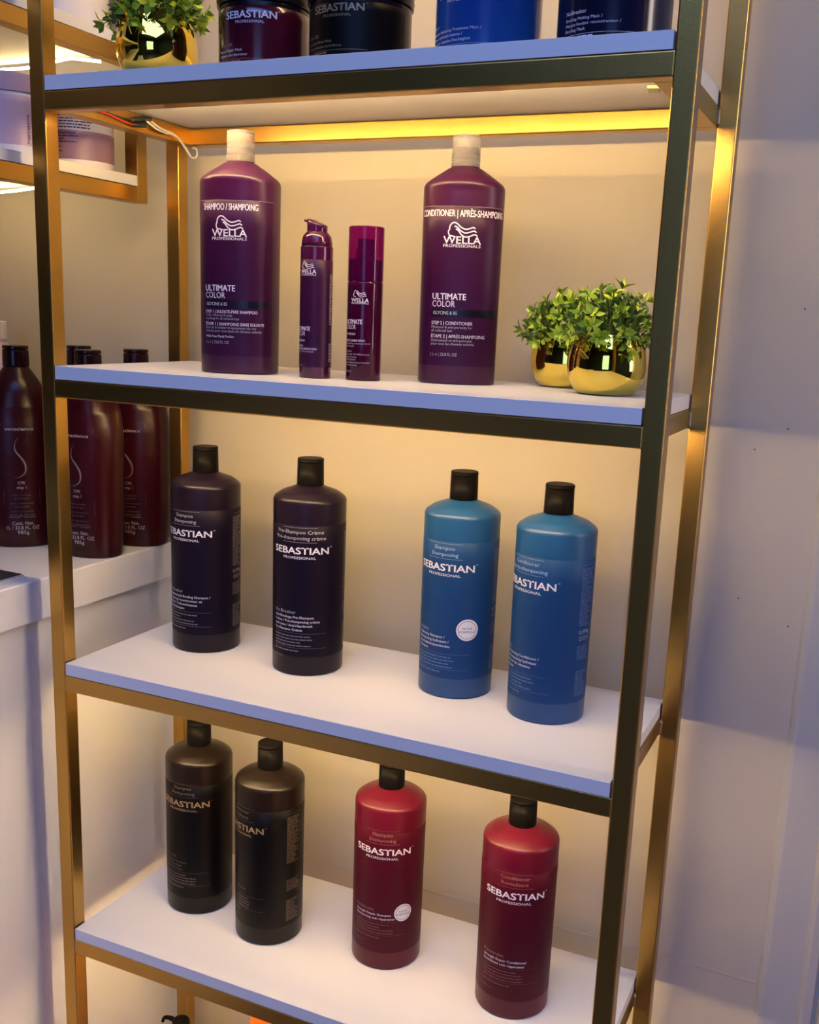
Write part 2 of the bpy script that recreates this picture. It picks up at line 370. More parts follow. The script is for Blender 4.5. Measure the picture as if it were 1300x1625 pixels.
class Print:
    def __init__(self): self.V = []; self.F = []
    def add(self, wrap, V, F, off=0.00028):
        b = len(self.V); self.V += [wrap(x, z, off) for x, z in V]; self.F += [tuple(b + i for i in f) for f in F]
    def text(self, wrap, s, x, z, cap, width=None, align='C', bold=0.0, res=2, track=1.0):
        """x,z: anchor (z = centre of the capitals); cap = capital height; width forces the total width"""
        V, F = text2d(s, 0, res)
        if not V: return
        k = cap / CAPH; x0 = min(v[0] for v in V); x1 = max(v[0] for v in V)
        kx = k * track if width is None else width / (x1 - x0)
        w = (x1 - x0) * kx
        ox = x - (w / 2 if align == 'C' else 0 if align == 'L' else w)
        d = bold * cap * 1.9
        for dx, dz in (((0, 0),) if bold <= 0 else ((-d, 0), (d, 0), (0, d * 0.6), (0, -d * 0.6))):
            self.add(wrap, [((v[0] - x0) * kx + ox + dx, v[1] * k + z - cap / 2 + dz) for v in V], F)
    def rect(self, wrap, x0, x1, z0, z1, n=None, off=0.00028):
        n = n or max(1, int(abs(x1 - x0) / 0.004))
        V = []; F = []
        for i in range(n + 1):
            x = x0 + (x1 - x0) * i / n; V += [(x, z0), (x, z1)]
        for i in range(n): F.append((2 * i, 2 * i + 2, 2 * i + 3, 2 * i + 1))
        self.add(wrap, V, F, off)
    def block(self, wrap, x0, x1, z0, z1, pitch=0.0022, h=0.0009, rnd=None):
        rnd = rnd or random.Random(3); z = z1
        while z > z0:
            x = x0; end = x1 - (rnd.random() ** 3) * (x1 - x0) * 0.5
            while x < end - 0.001:
                w = min(0.002 + rnd.random() * 0.006, end - x)
                self.rect(wrap, x, x + w, z - h, z, 2); x += w + 0.0009
            z -= pitch
    def stroke(self, wrap, P, w):
        P = [Vector(p) for p in smooth_pts([(x, z, 0) for x, z in P], 5)]
        V = []; n = len(P)
        for i, p in enumerate(P):
            d = (P[min(i + 1, n - 1)] - P[max(i - 1, 0)]).normalized(); nn = Vector((-d.y, d.x, 0))
            ww = w(i / (n - 1)) if callable(w) else w
            V += [(p + nn * ww / 2)[:2], (p - nn * ww / 2)[:2]]
        self.add(wrap, V, [(2 * i, 2 * i + 1, 2 * i + 3, 2 * i + 2) for i in range(n - 1)])
    def disc(self, wrap, x, z, r, n=28, off=0.0003, r0=0.0):
        V = []; F = []
        rings = [r0 if r0 else r * 0.001, r * 0.5 if not r0 else (r0 + r) / 2, r]
        for rr in rings:
            for i in range(n): V.append((x + rr * math.cos(2 * PI * i / n), z + rr * math.sin(2 * PI * i / n)))
        for j in range(2):
            for i in range(n):
                a = j * n + i; b = j * n + (i + 1) % n; F.append((a, b, b + n, a + n))
        self.add(wrap, V, F, off)
    def build(self, name, m, parent):
        if not self.V: return None
        o = link(name, mesh(name, self.V, self.F), m, parent)
        if name in ('fine_print', 'lettering', 'sticker_print'): o['kind'] = 'stuff'
        return o
def label_sheet(name, wrap, s0, s1, z0, z1, m, parent, off=0.00012, nz=6):
    ns = 60; V = []; F = []
    for j in range(nz + 1):
        for i in range(ns + 1):
            V.append(wrap(s0 + (s1 - s0) * i / ns, z0 + (z1 - z0) * j / nz, off))
    for j in range(nz):
        for i in range(ns):
            a = j * (ns + 1) + i; F.append((a, a + 1, a + ns + 2, a + ns + 1))
    # thin rolled edge at the top so that the sheet has depth
    b = len(V)
    for i in range(ns + 1): V.append(wrap(s0 + (s1 - s0) * i / ns, z1 + 0.0001, 0.0))
    for i in range(ns): F.append((nz * (ns + 1) + i, nz * (ns + 1) + i + 1, b + i + 1, b + i))
    return link(name, mesh(name, V, F), m, parent, True)

# ---------------------------------------------------------------- litre bottles with black flip caps
R0, R1 = 0.0433, 0.0440
def rz_litre(z): return (R0 + (R1 - R0) * min(max(z / 0.205, 0), 1)) / R0
def flip_cap(parent, z0, m, h=0.0315, r=0.0159, tilt=0.3):
    c = lathe('cap', [(r * 0.96, z0), (r * 1.02, z0), (r * 0.985, z0 + h - 0.0042)], [0, 0.0006, 0], m, parent, 40)
    lid = lathe('lid', [(r * 0.955, z0 + h - 0.0044), (r * 0.955, z0 + h - 0.0037), (r * 0.99, z0 + h - 0.0036), (r * 0.985, z0 + h)], [0, 0, 0.0003, 0.0], m, c, 40)
    lathe('lid_top', [(r * 0.985, z0 + h - 0.0004), (r * 0.97, z0 + h + 0.0006), (r * 0.86, z0 + h + 0.0009), (r * 0.84, z0 + h + 0.0005)], [0, 0.0006, 0.0004, 0], m, c, 40)
    if tilt is None: return c
    P = [(r * 1.0 * math.sin(a), -r * 1.0 * math.cos(a), z0 + h - 0.0004 - 0.0052 * math.cos((a - tilt) / 0.75 * PI / 2)) for a in [tilt - 0.75 + 1.5 * i / 12 for i in range(13)]]
    tube('thumb_tab', P, 0.0003, m, c, 6)
    return c
SEB = dict(
 aub=dict(body='aubergine', lab='aubergine_label', ink='ink_white', dim='ink_dim', mid='ink_grey'),
 blk=dict(body='black_b', lab='black_label', ink='ink_gold', dim='ink_dimgold', mid='ink_dimgold'),
 blu=dict(body='blue_b', lab='blue_label', ink='ink_white', dim='ink_dimblue', mid='ink_blue'),
 red=dict(body='red_b', lab='red_label', ink='ink_white', dim='ink_dimrose', mid='ink_rose'))
def litre_bottle(label, kind, x, y, z, phi, head, name_, desc, group, tiny=4, sticker=None, side=True, dz=0.0, htab=0.3, title_w=0.040):
    c = SEB[kind]
    t = thing('shampoo_bottle', label, 'bottle', (x, y, z), math.radians(phi), group)
    lathe('body', [(0.0, 0.0012), (R0 - 0.006, 0.0), (R0, 0.0), (R1, 0.2135), (R1 - 0.010, 0.2205), (0.0185, 0.2262), (0.0150, 0.2280), (0.0150, 0.2300)],
          [0, 0.001, 0.005, 0.0075, 0.02, 0.004, 0.001, 0], M[c['body']], t, 64)
    flip_cap(t, 0.2275, M['black_cap'], tilt=htab)
    w = Wrap(R0, rz=rz_litre)
    label_sheet('label', w, -0.095, 0.118, 0.024, 0.1845, M[c['lab']], t)
    p = Print(); q = Print(); d = Print()
    zs = 0.155 + dz
    p.text(w, 'SEBASTIAN', 0, zs, 0.0078, 0.0715, bold=0.022, res=3)
    p.text(w, '\u2122', 0.0375, zs + 0.004, 0.002, align='L')
    p.text(w, 'PROFESSIONAL', 0, zs - 0.0085, 0.0029, 0.0405, bold=0.012)
    q.rect(w, -0.0215, 0.0215, zs + 0.0275, zs + 0.0278); q.rect(w, -0.0215, 0.0215, zs + 0.0100, zs + 0.0103)
    hw = title_w
    for i, s in enumerate(head): q.text(w, s, 0, zs + 0.0225 - 0.0072 * i, 0.0042, None, track=1.12, bold=0.006)
    x0 = -0.0345; z_ = 0.0795 + dz * 0.5
    q.text(w, name_, x0, z_, 0.0040, align='L', track=1.15, bold=0.004)
    for i, s in enumerate(desc): (p if kind != 'blk' else q).text(w, s, x0, z_ - 0.0062 - 0.0052 * i, 0.0029, align='L', track=1.1, bold=0.010)
    zc = z_ - 0.0062 - 0.0052 * len(desc) + 0.0008
    d.rect(w, x0, x0 + 0.070, zc, zc + 0.0003)
    d.block(w, x0, x0 + 0.052, zc - 0.0155, zc - 0.0030, 0.0039, 0.0014, random.Random(len(label)))
    d.rect(w, x0, x0 + 0.070, zc - 0.0185, zc - 0.0182)
    d.block(w, x0, x0 + 0.040, zc - 0.0225, zc - 0.0212, 0.0039, 0.0014, random.Random(5))
    d.text(w, '1000 ml \u212e', x0, zc - 0.030, 0.0026, align='L')
    if side:
        r = random.Random(11); xs = 0.0655
        q2 = q if kind == 'blk' else d
        q2.rect(w, xs, xs + 0.022, 0.1785, 0.1788)
        q2.block(w, xs, xs + 0.021, 0.112, 0.1745, 0.0023, 0.0010, r)
        q2.block(w, xs, xs + 0.021, 0.072, 0.088, 0.0023, 0.0010, r)
        q2.block(w, xs, xs + 0.020, 0.032, 0.060, 0.0023, 0.0010, r)
        if kind != 'blk':
            q.text(w, '1L/976g', xs + 0.001, 0.104, 0.0040, 0.018, align='L')
            for k in range(3): q.disc(w, xs + 0.004 + 0.0062 * k, 0.0965, 0.0024, 14, r0=0.0019)
    p.build('lettering', M[c['ink']], t)
    q.build('fine_print', M[c['mid']], t); d.build('fine_print', M[c['dim']], t)
    if sticker:
        sx, sz, sr = sticker
        s = Print(); s.disc(w, sx, sz, sr, 36, 0.00045); so = s.build('round_sticker', M['sticker'], t)
        k = Print(); 
        k.add(w, *ring2d(sx, sz, sr * 0.84, sr * 0.80, 36), off=0.0006)
        V0 = len(k.V)
        for s_, zo in (('NOVA', 0.0018), ('F\u00d3RMULA', -0.0022)):
            Vt, Ft = text2d(s_, 0.016); kx = 0.0026 / CAPH; a0 = min(v[0] for v in Vt); a1 = max(v[0] for v in Vt)
            k.add(w, [((v[0] - (a0 + a1) / 2) * kx * 1.05 + sx, v[1] * kx + sz + zo - 0.0013) for v in Vt], Ft, off=0.0006)
        k.build('sticker_print', M['ink_black'], so)
    return t
def ring2d(x, z, r1, r0, n):
    V = []; F = []
    for rr in (r0, r1):
        for i in range(n): V.append((x + rr * math.cos(2 * PI * i / n), z + rr * math.sin(2 * PI * i / n)))
    for i in range(n): F.append((i, (i + 1) % n, n + (i + 1) % n, n + i))
    return V, F
T2, T3, T4, T1, T5 = 1.1662, 0.8078, 0.4463, 1.4764, 0.0851
g3, g4 = 'litre bottles on the third visible shelf', 'litre bottles on the lowest visible shelf'
litre_bottle('dark aubergine bottle with black flip cap, leftmost on its shelf, headed Shampoo', 'aub', 0.1192, 0.1528, T3, -2.0, ['Shampoo', 'Shampooing'],
    'No.Breaker', ['Strengthening & Bonding Shampoo /', 'Shampooing reconstructeur et', 'fortifiant / Tiefenwirksames', 'Bonding Shampoo'], g3, htab=None)
litre_bottle('dark aubergine bottle headed Pre-Shampoo Cr\u00e8me, right of its twin', 'aub', 0.2760, 0.1464, T3, 14.0, ['Pre-Shampoo Cr\u00e8me', 'Pr\u00e9-shampooing cr\u00e8me'],
    'No.Breaker', ['Anti-Breakage Pre-Shampoo', 'Cr\u00e8me / Pr\u00e9-shampooing cr\u00e8me', 'anti-casse / Anti-Haarbruch', 'Pre-Shampoo Cr\u00e8me'], g3, htab=None)
litre_bottle('blue bottle with black cap and round white sticker', 'blu', 0.4656, 0.1688, T3, -4.0, ['Shampoo', 'Shampooing'],
    'Hydre', ['Hydrating Shampoo /', 'Shampooing hydratant /', 'Feuchtigkeitsspendendes', 'Shampoo'], g3, sticker=(0.0310, 0.0835, 0.0128), htab=-0.1)
litre_bottle('blue bottle with black cap and no sticker, rightmost on its shelf', 'blu', 0.5848, 0.1488, T3, -27.0, ['Conditioner', 'Apr\u00e8s-shampooing'],
    'Hydre', ['Deep Hydrating Conditioner /', 'Apr\u00e8s-shampooing hydratant', 'Conditioner f\u00fcr intensive', 'Feuchtigkeit'], g3, htab=1.6)
litre_bottle('near-black bottle with bronze lettering, leftmost on the lowest visible shelf', 'blk', 0.1184, 0.1360, T4, 6.0, ['Shampoo', 'Shampooing'],
    'Dark Oil.', ['Lightweight Shampoo', 'Shampooing l\u00e9ger', 'Leichtes Shampoo'], g4, dz=0.004, side=False, htab=None)
litre_bottle('near-black bottle turned away, showing its printed side panel', 'blk', 0.2392, 0.1208, T4, -25.0, ['Conditioner', 'Revitalisant'],
    'Dark Oil.', ['Lightweight Conditioner', 'Revitalisant l\u00e9ger'], g4, dz=0.004, htab=None)
litre_bottle('crimson bottle with black cap and round white sticker', 'red', 0.3976, 0.1472, T4, 13.5, ['Shampoo', 'Shampooing'],
    'Penetraitt.', ['Strength Repair Shampoo', 'Shampooing soin r\u00e9parateur'], g4, dz=0.005, sticker=(0.0290, 0.078, 0.0115), side=False)
litre_bottle('crimson bottle with no sticker, rightmost on the lowest visible shelf', 'red', 0.5720, 0.1336, T4, 12.0, ['Conditioner', 'Revitalisant'],
    'Penetraitt.', ['Strength Repair Conditioner', 'Revitalisant soin r\u00e9parateur'], g4, dz=0.003, side=False)

# ---------------------------------------------------------------- purple litre bottles, pump tube and spray on the second shelf
LOGO = [[(385, 1285), (378, 1278), (342, 1270), (331, 1240), (341, 1215), (344, 1190), (362, 1166), (385, 1159), (410, 1170), (440, 1196), (480, 1214), (520, 1208), (552, 1197), (570, 1208)],
        [(384, 1190), (410, 1200), (440, 1228), (478, 1246), (520, 1240), (560, 1227), (582, 1240)],
        [(398, 1213), (420, 1228), (448, 1262), (486, 1281), (530, 1272), (565, 1258), (592, 1270)]]
def wave_logo(p, w, x, z, width):
    k = width / 262.0
    for L in LOGO: p.stroke(w, [((a - 461) * k + x, -(b - 1222) * k + z) for a, b in L], 9.5 * k * 1.15)
PA, PB, PN = 0.0437, 0.0365, 2.5
def purple_litre(label, x, y, phi, header, hw, lines, l1, glyx):
    t = thing('shampoo_bottle', label, 'bottle', (x, y, T2), math.radians(phi), 'purple litre bottles')
    def ratio(r, z): f = min(max((z - 0.204) / 0.022, 0), 1); return PB / PA * (1 - f) + f
    def ne(r, z): f = min(max((z - 0.204) / 0.022, 0), 1); return PN * (1 - f) + 2.0 * f
    a0 = PA * 0.985
    lathe('body', [(0.0, 0.001), (a0 - 0.006, 0.0), (a0, 0.0), (a0 + (PA * 1.01 - a0) * 0.9501, 0.2000), (PA * 1.01, 0.2105), (PA - 0.012, 0.2195), (0.0180, 0.2285), (0.0150, 0.2290), (0.0150, 0.2300)],
          [0, 0.001, 0.004, 0, 0.009, 0.02, 0.001, 0.0005, 0], M['purple_b'], t, 72, ratio, ne)
    # neck with thread rings, seen through the frosted cap
    nk = [(0.0118, 0.2295)]
    for k in range(3): z = 0.2325 + 0.0052 * k; nk += [(0.0118, z), (0.0138, z + 0.0004), (0.0138, z + 0.0018), (0.0118, z + 0.0022)]
    nk += [(0.0118, 0.2500), (0.0060, 0.2502)]
    lathe('neck', nk, [0] * len(nk), M['lilac_neck'], t, 32)
    cap = lathe('cap', [(0.0146, 0.2302), (0.0156, 0.2302), (0.0151, 0.2605), (0.0146, 0.2625)], [0, 0.0003, 0.0012, 0], M['frost'], t, 48)
    lathe('lid_seam', [(0.0157, 0.2520), (0.01575, 0.2522), (0.0156, 0.2524)], [0, 0, 0], M['frost'], cap, 48, close=False)
    w = Wrap(PA, PB, PN, rz=lambda z: 0.985 + 0.025 * min(max(z / 0.2105, 0), 1))
    label_sheet('label', w, -0.052, 0.052, 0.020, 0.1865, M['purple_label'], t)
    p = Print(); q = Print(); b = Print()
    p.text(w, header, 0, 0.1795, 0.0066, hw, bold=0.012, res=3)
    wave_logo(p, w, 0.0005, 0.1625, 0.0310)
    p.text(w, 'WELLA', 0, 0.1522, 0.0074, 0.0400, bold=0.012, res=3)
    p.text(w, 'PROFESSIONALS', 0, 0.1462, 0.0030, 0.0400, bold=0.0)
    xl = -0.0300
    p.text(w, 'ULTIMATE', xl, 0.0935, 0.0064, 0.0370, align='L', bold=0.016)
    p.text(w, 'COLOR', xl, 0.0858, 0.0064, 0.0255, align='L', bold=-0.006)
    b.rect(w, xl - 0.001, 0.046, 0.0722, 0.0803, off=0.0002)
    p.text(w, 'GLYCINE & B5', xl + 0.0015, 0.0763, 0.0034, 0.0265, align='L', bold=0.004)
    for z, s, wd, bo, cp in lines: (p if bo else q).text(w, s, xl, z, cp, wd, align='L', bold=0.010 if bo else 0.0)
    q.text(w, '1 L \u212e | 33.8 FL OZ', xl, l1, 0.0032, 0.030, align='L')
    q.rect(w, -0.052, 0.052, 0.1863, 0.1866)
    b.build('foil_band', M['band_black'], t)
    p.build('lettering', M['ink_white'], t); q.build('fine_print', M['ink_grey'], t)
    return t
purple_litre('large purple bottle with frosted cap headed Shampoo, left on the upper shelf', 0.2085, 0.0975, 14, 'SHAMPOO / SHAMPOING', 0.0640,
    [(0.0680, 'STEP 1 | SULFATE-FREE SHAMPOO', 0.062, 1, 0.0032), (0.0642, 'Color vibrancy & scalp', 0.034, 0, 0.0026), (0.0605, 'soothing for all colored hair', 0.042, 0, 0.0026),
     (0.0545, '\u00c9TAPE 1 | SHAMPOING SANS SULFATE', 0.070, 1, 0.0032), (0.0507, '\u00c9clat de la couleur et apaisement du cuir', 0.061, 0, 0.0026), (0.0470, 'chevelu pour tous types de cheveux color\u00e9s', 0.067, 0, 0.0026),
     (0.0410, 'With Free Metal Purifier', 0.036, 1, 0.0025)], 0.0345, 0)
purple_litre('large purple bottle with frosted cap headed Conditioner, beside the potted plants', 0.4485, 0.1705, 22, 'CONDITIONER | APR\u00c8S-SHAMPOING', 0.0985,
    [(0.0655, 'STEP 2 | CONDITIONER', 0.0455, 1, 0.0034), (0.0612, 'Moisture & anti-porosity for', 0.0455, 0, 0.0027), (0.0575, 'all colored hair', 0.024, 0, 0.0027),
     (0.0515, '\u00c9TAPE 2 | APR\u00c8S-SHAMPOING', 0.0600, 1, 0.0034), (0.0472, 'Hydratation et anti-porosit\u00e9', 0.0455, 0, 0.0027), (0.0435, 'pour tous les cheveux color\u00e9s', 0.0480, 0, 0.0027)], 0.0320, 0)

# pump tube
t = thing('pump_tube', 'slim glossy purple airless pump tube with angled nozzle', 'bottle', (0.3080, 0.0972, T2), math.radians(-3))
lathe('body', [(0.0, 0.0), (0.0174, 0.0), (0.0178, 0.1405), (0.0168, 0.1412)], [0, 0.001, 0.0006, 0], M['purple_gloss'], t, 48)
lathe('collar', [(0.0168, 0.1405), (0.0168, 0.1450), (0.0155, 0.1520), (0.0120, 0.1560), (0.0110, 0.1563)], [0, 0.001, 0.008, 0.003, 0], M['purple_gloss'], t, 48)
def nozzle(parent):
    V = []; F = []; n = 36
    for j, (r, z) in enumerate([(0.0112, 0.1560), (0.0112, 0.1600), (0.0112, 0.1625)]):
        for i in range(n):
            a = 2 * PI * i / n; V.append((r * math.cos(a), r * math.sin(a), z))
    for rr, lift in ((0.0112, 0.0), (0.0105, 0.0008), (0.0060, 0.0014)):
        for i in range(n):
            a = 2 * PI * i / n; c = math.cos(a)
            z = 0.1655 - 0.0035 * c * rr / 0.0112 + lift + (0.0010 if c < -0.5 else 0)
            V.append((rr * c, rr * math.sin(a), z))
    for j in range(5):
        for i in range(n):
            a = j * n + i; b = j * n + (i + 1) % n; F.append((a, b, b + n, a + n))
    F.append(tuple(range(5 * n, 6 * n)))
    o = link('nozzle', mesh('nozzle', V, F), M['purple_gloss'], parent, True)
    # spout lip
    bm = bmesh.new(); box_bm(bm, -0.0150, -0.0085, -0.0040, 0.0040, 0.1655, 0.1698, 0.0010, 2)
    for v in bm.verts:
        if v.co.x < -0.012 and v.co.z < 0.168: v.co.z += 0.0014
    s = link('spout', from_bm('spout', bm), M['purple_gloss'], o)
nz = nozzle(t)
w = Wrap(0.0177)
label_sheet('label', w, -0.045, 0.045, 0.012, 0.1265, M['purple_label'], t)
p = Print(); q = Print(); b = Print()
wave_logo(p, w, 0, 0.1205, 0.0150); p.text(w, 'WELLA', 0, 0.1140, 0.0042, 0.0195, bold=0.012); p.text(w, 'PROFESSIONALS', 0, 0.1105, 0.0017, 0.0195)
xl = -0.0150
p.text(w, 'ULTIMATE', xl, 0.0535, 0.0044, 0.0190, align='L', bold=0.014); p.text(w, 'COLOR', xl, 0.0482, 0.0044, 0.0130, align='L')
b.rect(w, xl - 0.001, 0.030, 0.0385, 0.0430, off=0.0002); p.text(w, 'GLYCINE & B5', xl, 0.0407, 0.0020, 0.0125, align='L', bold=0.01)
p.text(w, 'INTENSE', xl, 0.0350, 0.0018, align='L', bold=0.01); p.text(w, 'MIRACLE LEAVE-IN MASK', xl, 0.0318, 0.0020, 0.0270, align='L', bold=0.01)
q.text(w, 'MASQUE SANS RIN\u00c7AGE', xl, 0.0288, 0.0016, 0.0235, align='L'); q.text(w, '95 ml \u212e', xl, 0.0140, 0.0020, align='L')
r = random.Random(2)
q.block(w, 0.0270, 0.0330, 0.058, 0.112, 0.0017, 0.0009, r); q.block(w, 0.0270, 0.0330, 0.018, 0.038, 0.0017, 0.0009, r)
b.build('foil_band', M['band_black'], t); p.build('lettering', M['ink_white'], t); q.build('fine_print', M['ink_grey'], t)

# spray bottle
t = thing('spray_bottle', 'small translucent purple spray bottle with tall purple overcap', 'bottle', (0.3608, 0.1120, T2), math.radians(10))
lathe('body', [(0.0, 0.0012), (0.0160, 0.0010), (0.0175, 0.0), (0.0193, 0.0), (0.0194, 0.1040), (0.0188, 0.1056), (0.0100, 0.1062), (0.0100, 0.108)], [0, 0, 0.0008, 0.0012, 0.0006, 0.0005, 0, 0], M['purple_glass2'], t, 48)
lathe('liquid', [(0.0, 0.0035), (0.0160, 0.0035), (0.0178, 0.006), (0.0178, 0.100), (0.012, 0.103), (0, 0.103)], [0, 0.002, 0.002, 0.001, 0, 0], M['purple_label'], t, 40)
lathe('overcap', [(0.0193, 0.1062), (0.0193, 0.1620), (0.0186, 0.1632), (0.0, 0.1636)], [0, 0.001, 0.0008, 0], M['purple_glass'], t, 48, close=False)
lathe('pump_head', [(0.0150, 0.1065), (0.0150, 0.128), (0.0085, 0.130), (0.0085, 0.139), (0.0072, 0.141), (0.0072, 0.150), (0.004, 0.151)], [0, 0.001, 0.001, 0.001, 0, 0.001, 0], M['purple_label'], t, 32)
w = Wrap(0.0194); p = Print(); q = Print()
wave_logo(p, w, 0, 0.0925, 0.0145); p.text(w, 'WELLA', 0, 0.0858, 0.0042, 0.0200, bold=0.012); p.text(w, 'PROFESSIONALS', 0, 0.0826, 0.0017, 0.0200)
xl = -0.0180
p.text(w, 'ULTIMATE', xl, 0.0630, 0.0046, 0.0215, align='L', bold=0.014); p.text(w, 'COLOR', xl, 0.0575, 0.0046, 0.0145, align='L')
p.text(w, 'GLYCINE & B5', xl, 0.0500, 0.0022, 0.0140, align='L', bold=0.01)
p.text(w, 'STEP 3 | SHINE SPRAY', xl, 0.0430, 0.0022, 0.0250, align='L', bold=0.01)
for k, (s, wd) in enumerate([('Long-lasting smoothness for all', .031), ('colored hair', .013), ('', 0), ('\u00c9TAPE 3', .010), ('Spray brillance', .030), ('longue tenue', .016), ('SPR BRILLANCE', .015), ('Lissage longue dur\u00e9e pour tous types', .031), ('de cheveux color\u00e9s', .017)]):
    if s: q.text(w, s, xl, 0.0400 - 0.0029 * k, 0.0017, wd, align='L')
q.text(w, '95 ml \u212e', xl, 0.0100, 0.0022, align='L')
p.build('lettering', M['ink_white'], t); q.build('fine_print', M['ink_grey'], t)

# ---------------------------------------------------------------- jars on the top shelf
def jar(label, x, y, r, phi, matb, matl, ink, dim, name_, desc, hb, zname=0.0200, zseb=0.0475):
    t = thing('hair_mask_jar', label, 'jar', (x, y, T1), math.radians(phi), 'wide jars on the top shelf')
    lathe('body', [(0.0, 0.001), (r - 0.006, 0.0), (r, 0.0), (r, hb), (r - 0.002, hb + 0.001), (r - 0.002, hb + 0.003)], [0, 0, 0.003, 0.001, 0, 0], M[matb], t, 72)
    ld = lathe('lid', [(r - 0.001, hb + 0.0012), (r + 0.0018, hb + 0.0012), (r + 0.0018, hb + 0.0200), (r - 0.004, hb + 0.0225), (0.0, hb + 0.0225)], [0, 0.0008, 0.0025, 0.002, 0], M[matb if matb != 'jar_blue' else 'jar_blue'], t, 72, close=False)
    for k in range(2): lathe('lid_rib', [(r + 0.0017, hb + 0.006 + 0.006 * k), (r + 0.0024, hb + 0.0068 + 0.006 * k), (r + 0.0017, hb + 0.0076 + 0.006 * k)], [0, 0.0003, 0], M[matb], ld, 72, close=False)
    w = Wrap(r)
    label_sheet('label', w, -0.062, 0.075, 0.0045, hb - 0.0045, M[matl], t)
    p = Print(); q = Print()
    p.text(w, 'SEBASTIAN', 0, zseb, 0.0066, 0.0555, bold=0.022, res=3); p.text(w, '\u2122', 0.0290, zseb + 0.003, 0.0018, align='L')
    p.text(w, 'PROFESSIONAL', 0, zseb - 0.0068, 0.0024, 0.0305, bold=0.010)
    x0 = -0.0400
    q.text(w, name_, x0, zname + 0.0005, 0.0032, align='L', track=1.1)
    for i, s in enumerate(desc): p.text(w, s, x0, zname - 0.0050 - 0.0044 * i, 0.0024, align='L', track=1.15, bold=0.008)
    zc = zname - 0.0048 - 0.0044 * len(desc)
    q.rect(w, x0, x0 + 0.072, zc, zc + 0.0003)
    q.block(w, x0, x0 + 0.03, zc - 0.0022, zc - 0.0012, 0.003, 0.0010, random.Random(1))
    p.build('lettering', M[ink], t); q.build('fine_print', M[dim], t)
jar('black jar with wine red label, leftmost of the wide jars', 0.2600, 0.0640, 0.0465, 14, 'jar_black', 'jar_wine', 'ink_white', 'ink_rose', 'Penetraitt.', ['Rescue Repair Mask', 'Masque soin r\u00e9parateur'], 0.0600)
jar('black jar with black label and bronze lettering, beside the wine labelled jar', 0.3728, 0.0640, 0.0506, 0, 'jar_black', 'black_label', 'ink_gold', 'ink_gold', 'Dark Oil.', ['Smooth & Shine Mask', 'Masque douceur et brillance'], 0.0540, zname=0.0205, zseb=0.0445)
jar('bright blue wide jar', 0.5088, 0.0640, 0.0497, -11, 'jar_blue', 'jar_blue', 'ink_white', 'ink_blue', 'Hydre', ['Intensely Hydrating Treatment Mask /', 'Masque hydratant intense /', 'Maske f\u00fcr intensive Feuchtigkeit'], 0.0640, zname=0.0225, zseb=0.0490)
jar('navy black jar behind the right front post, rightmost of the wide jars', 0.6290, 0.0670, 0.0510, 6, 'jar_black', 'jar_navy', 'ink_white', 'ink_white', 'NoBreaker', ['Bonding Melting Mask /', 'Masque fondant reconstructeur /', 'Bonding Mask'], 0.0640, zname=0.0240, zseb=0.0520)

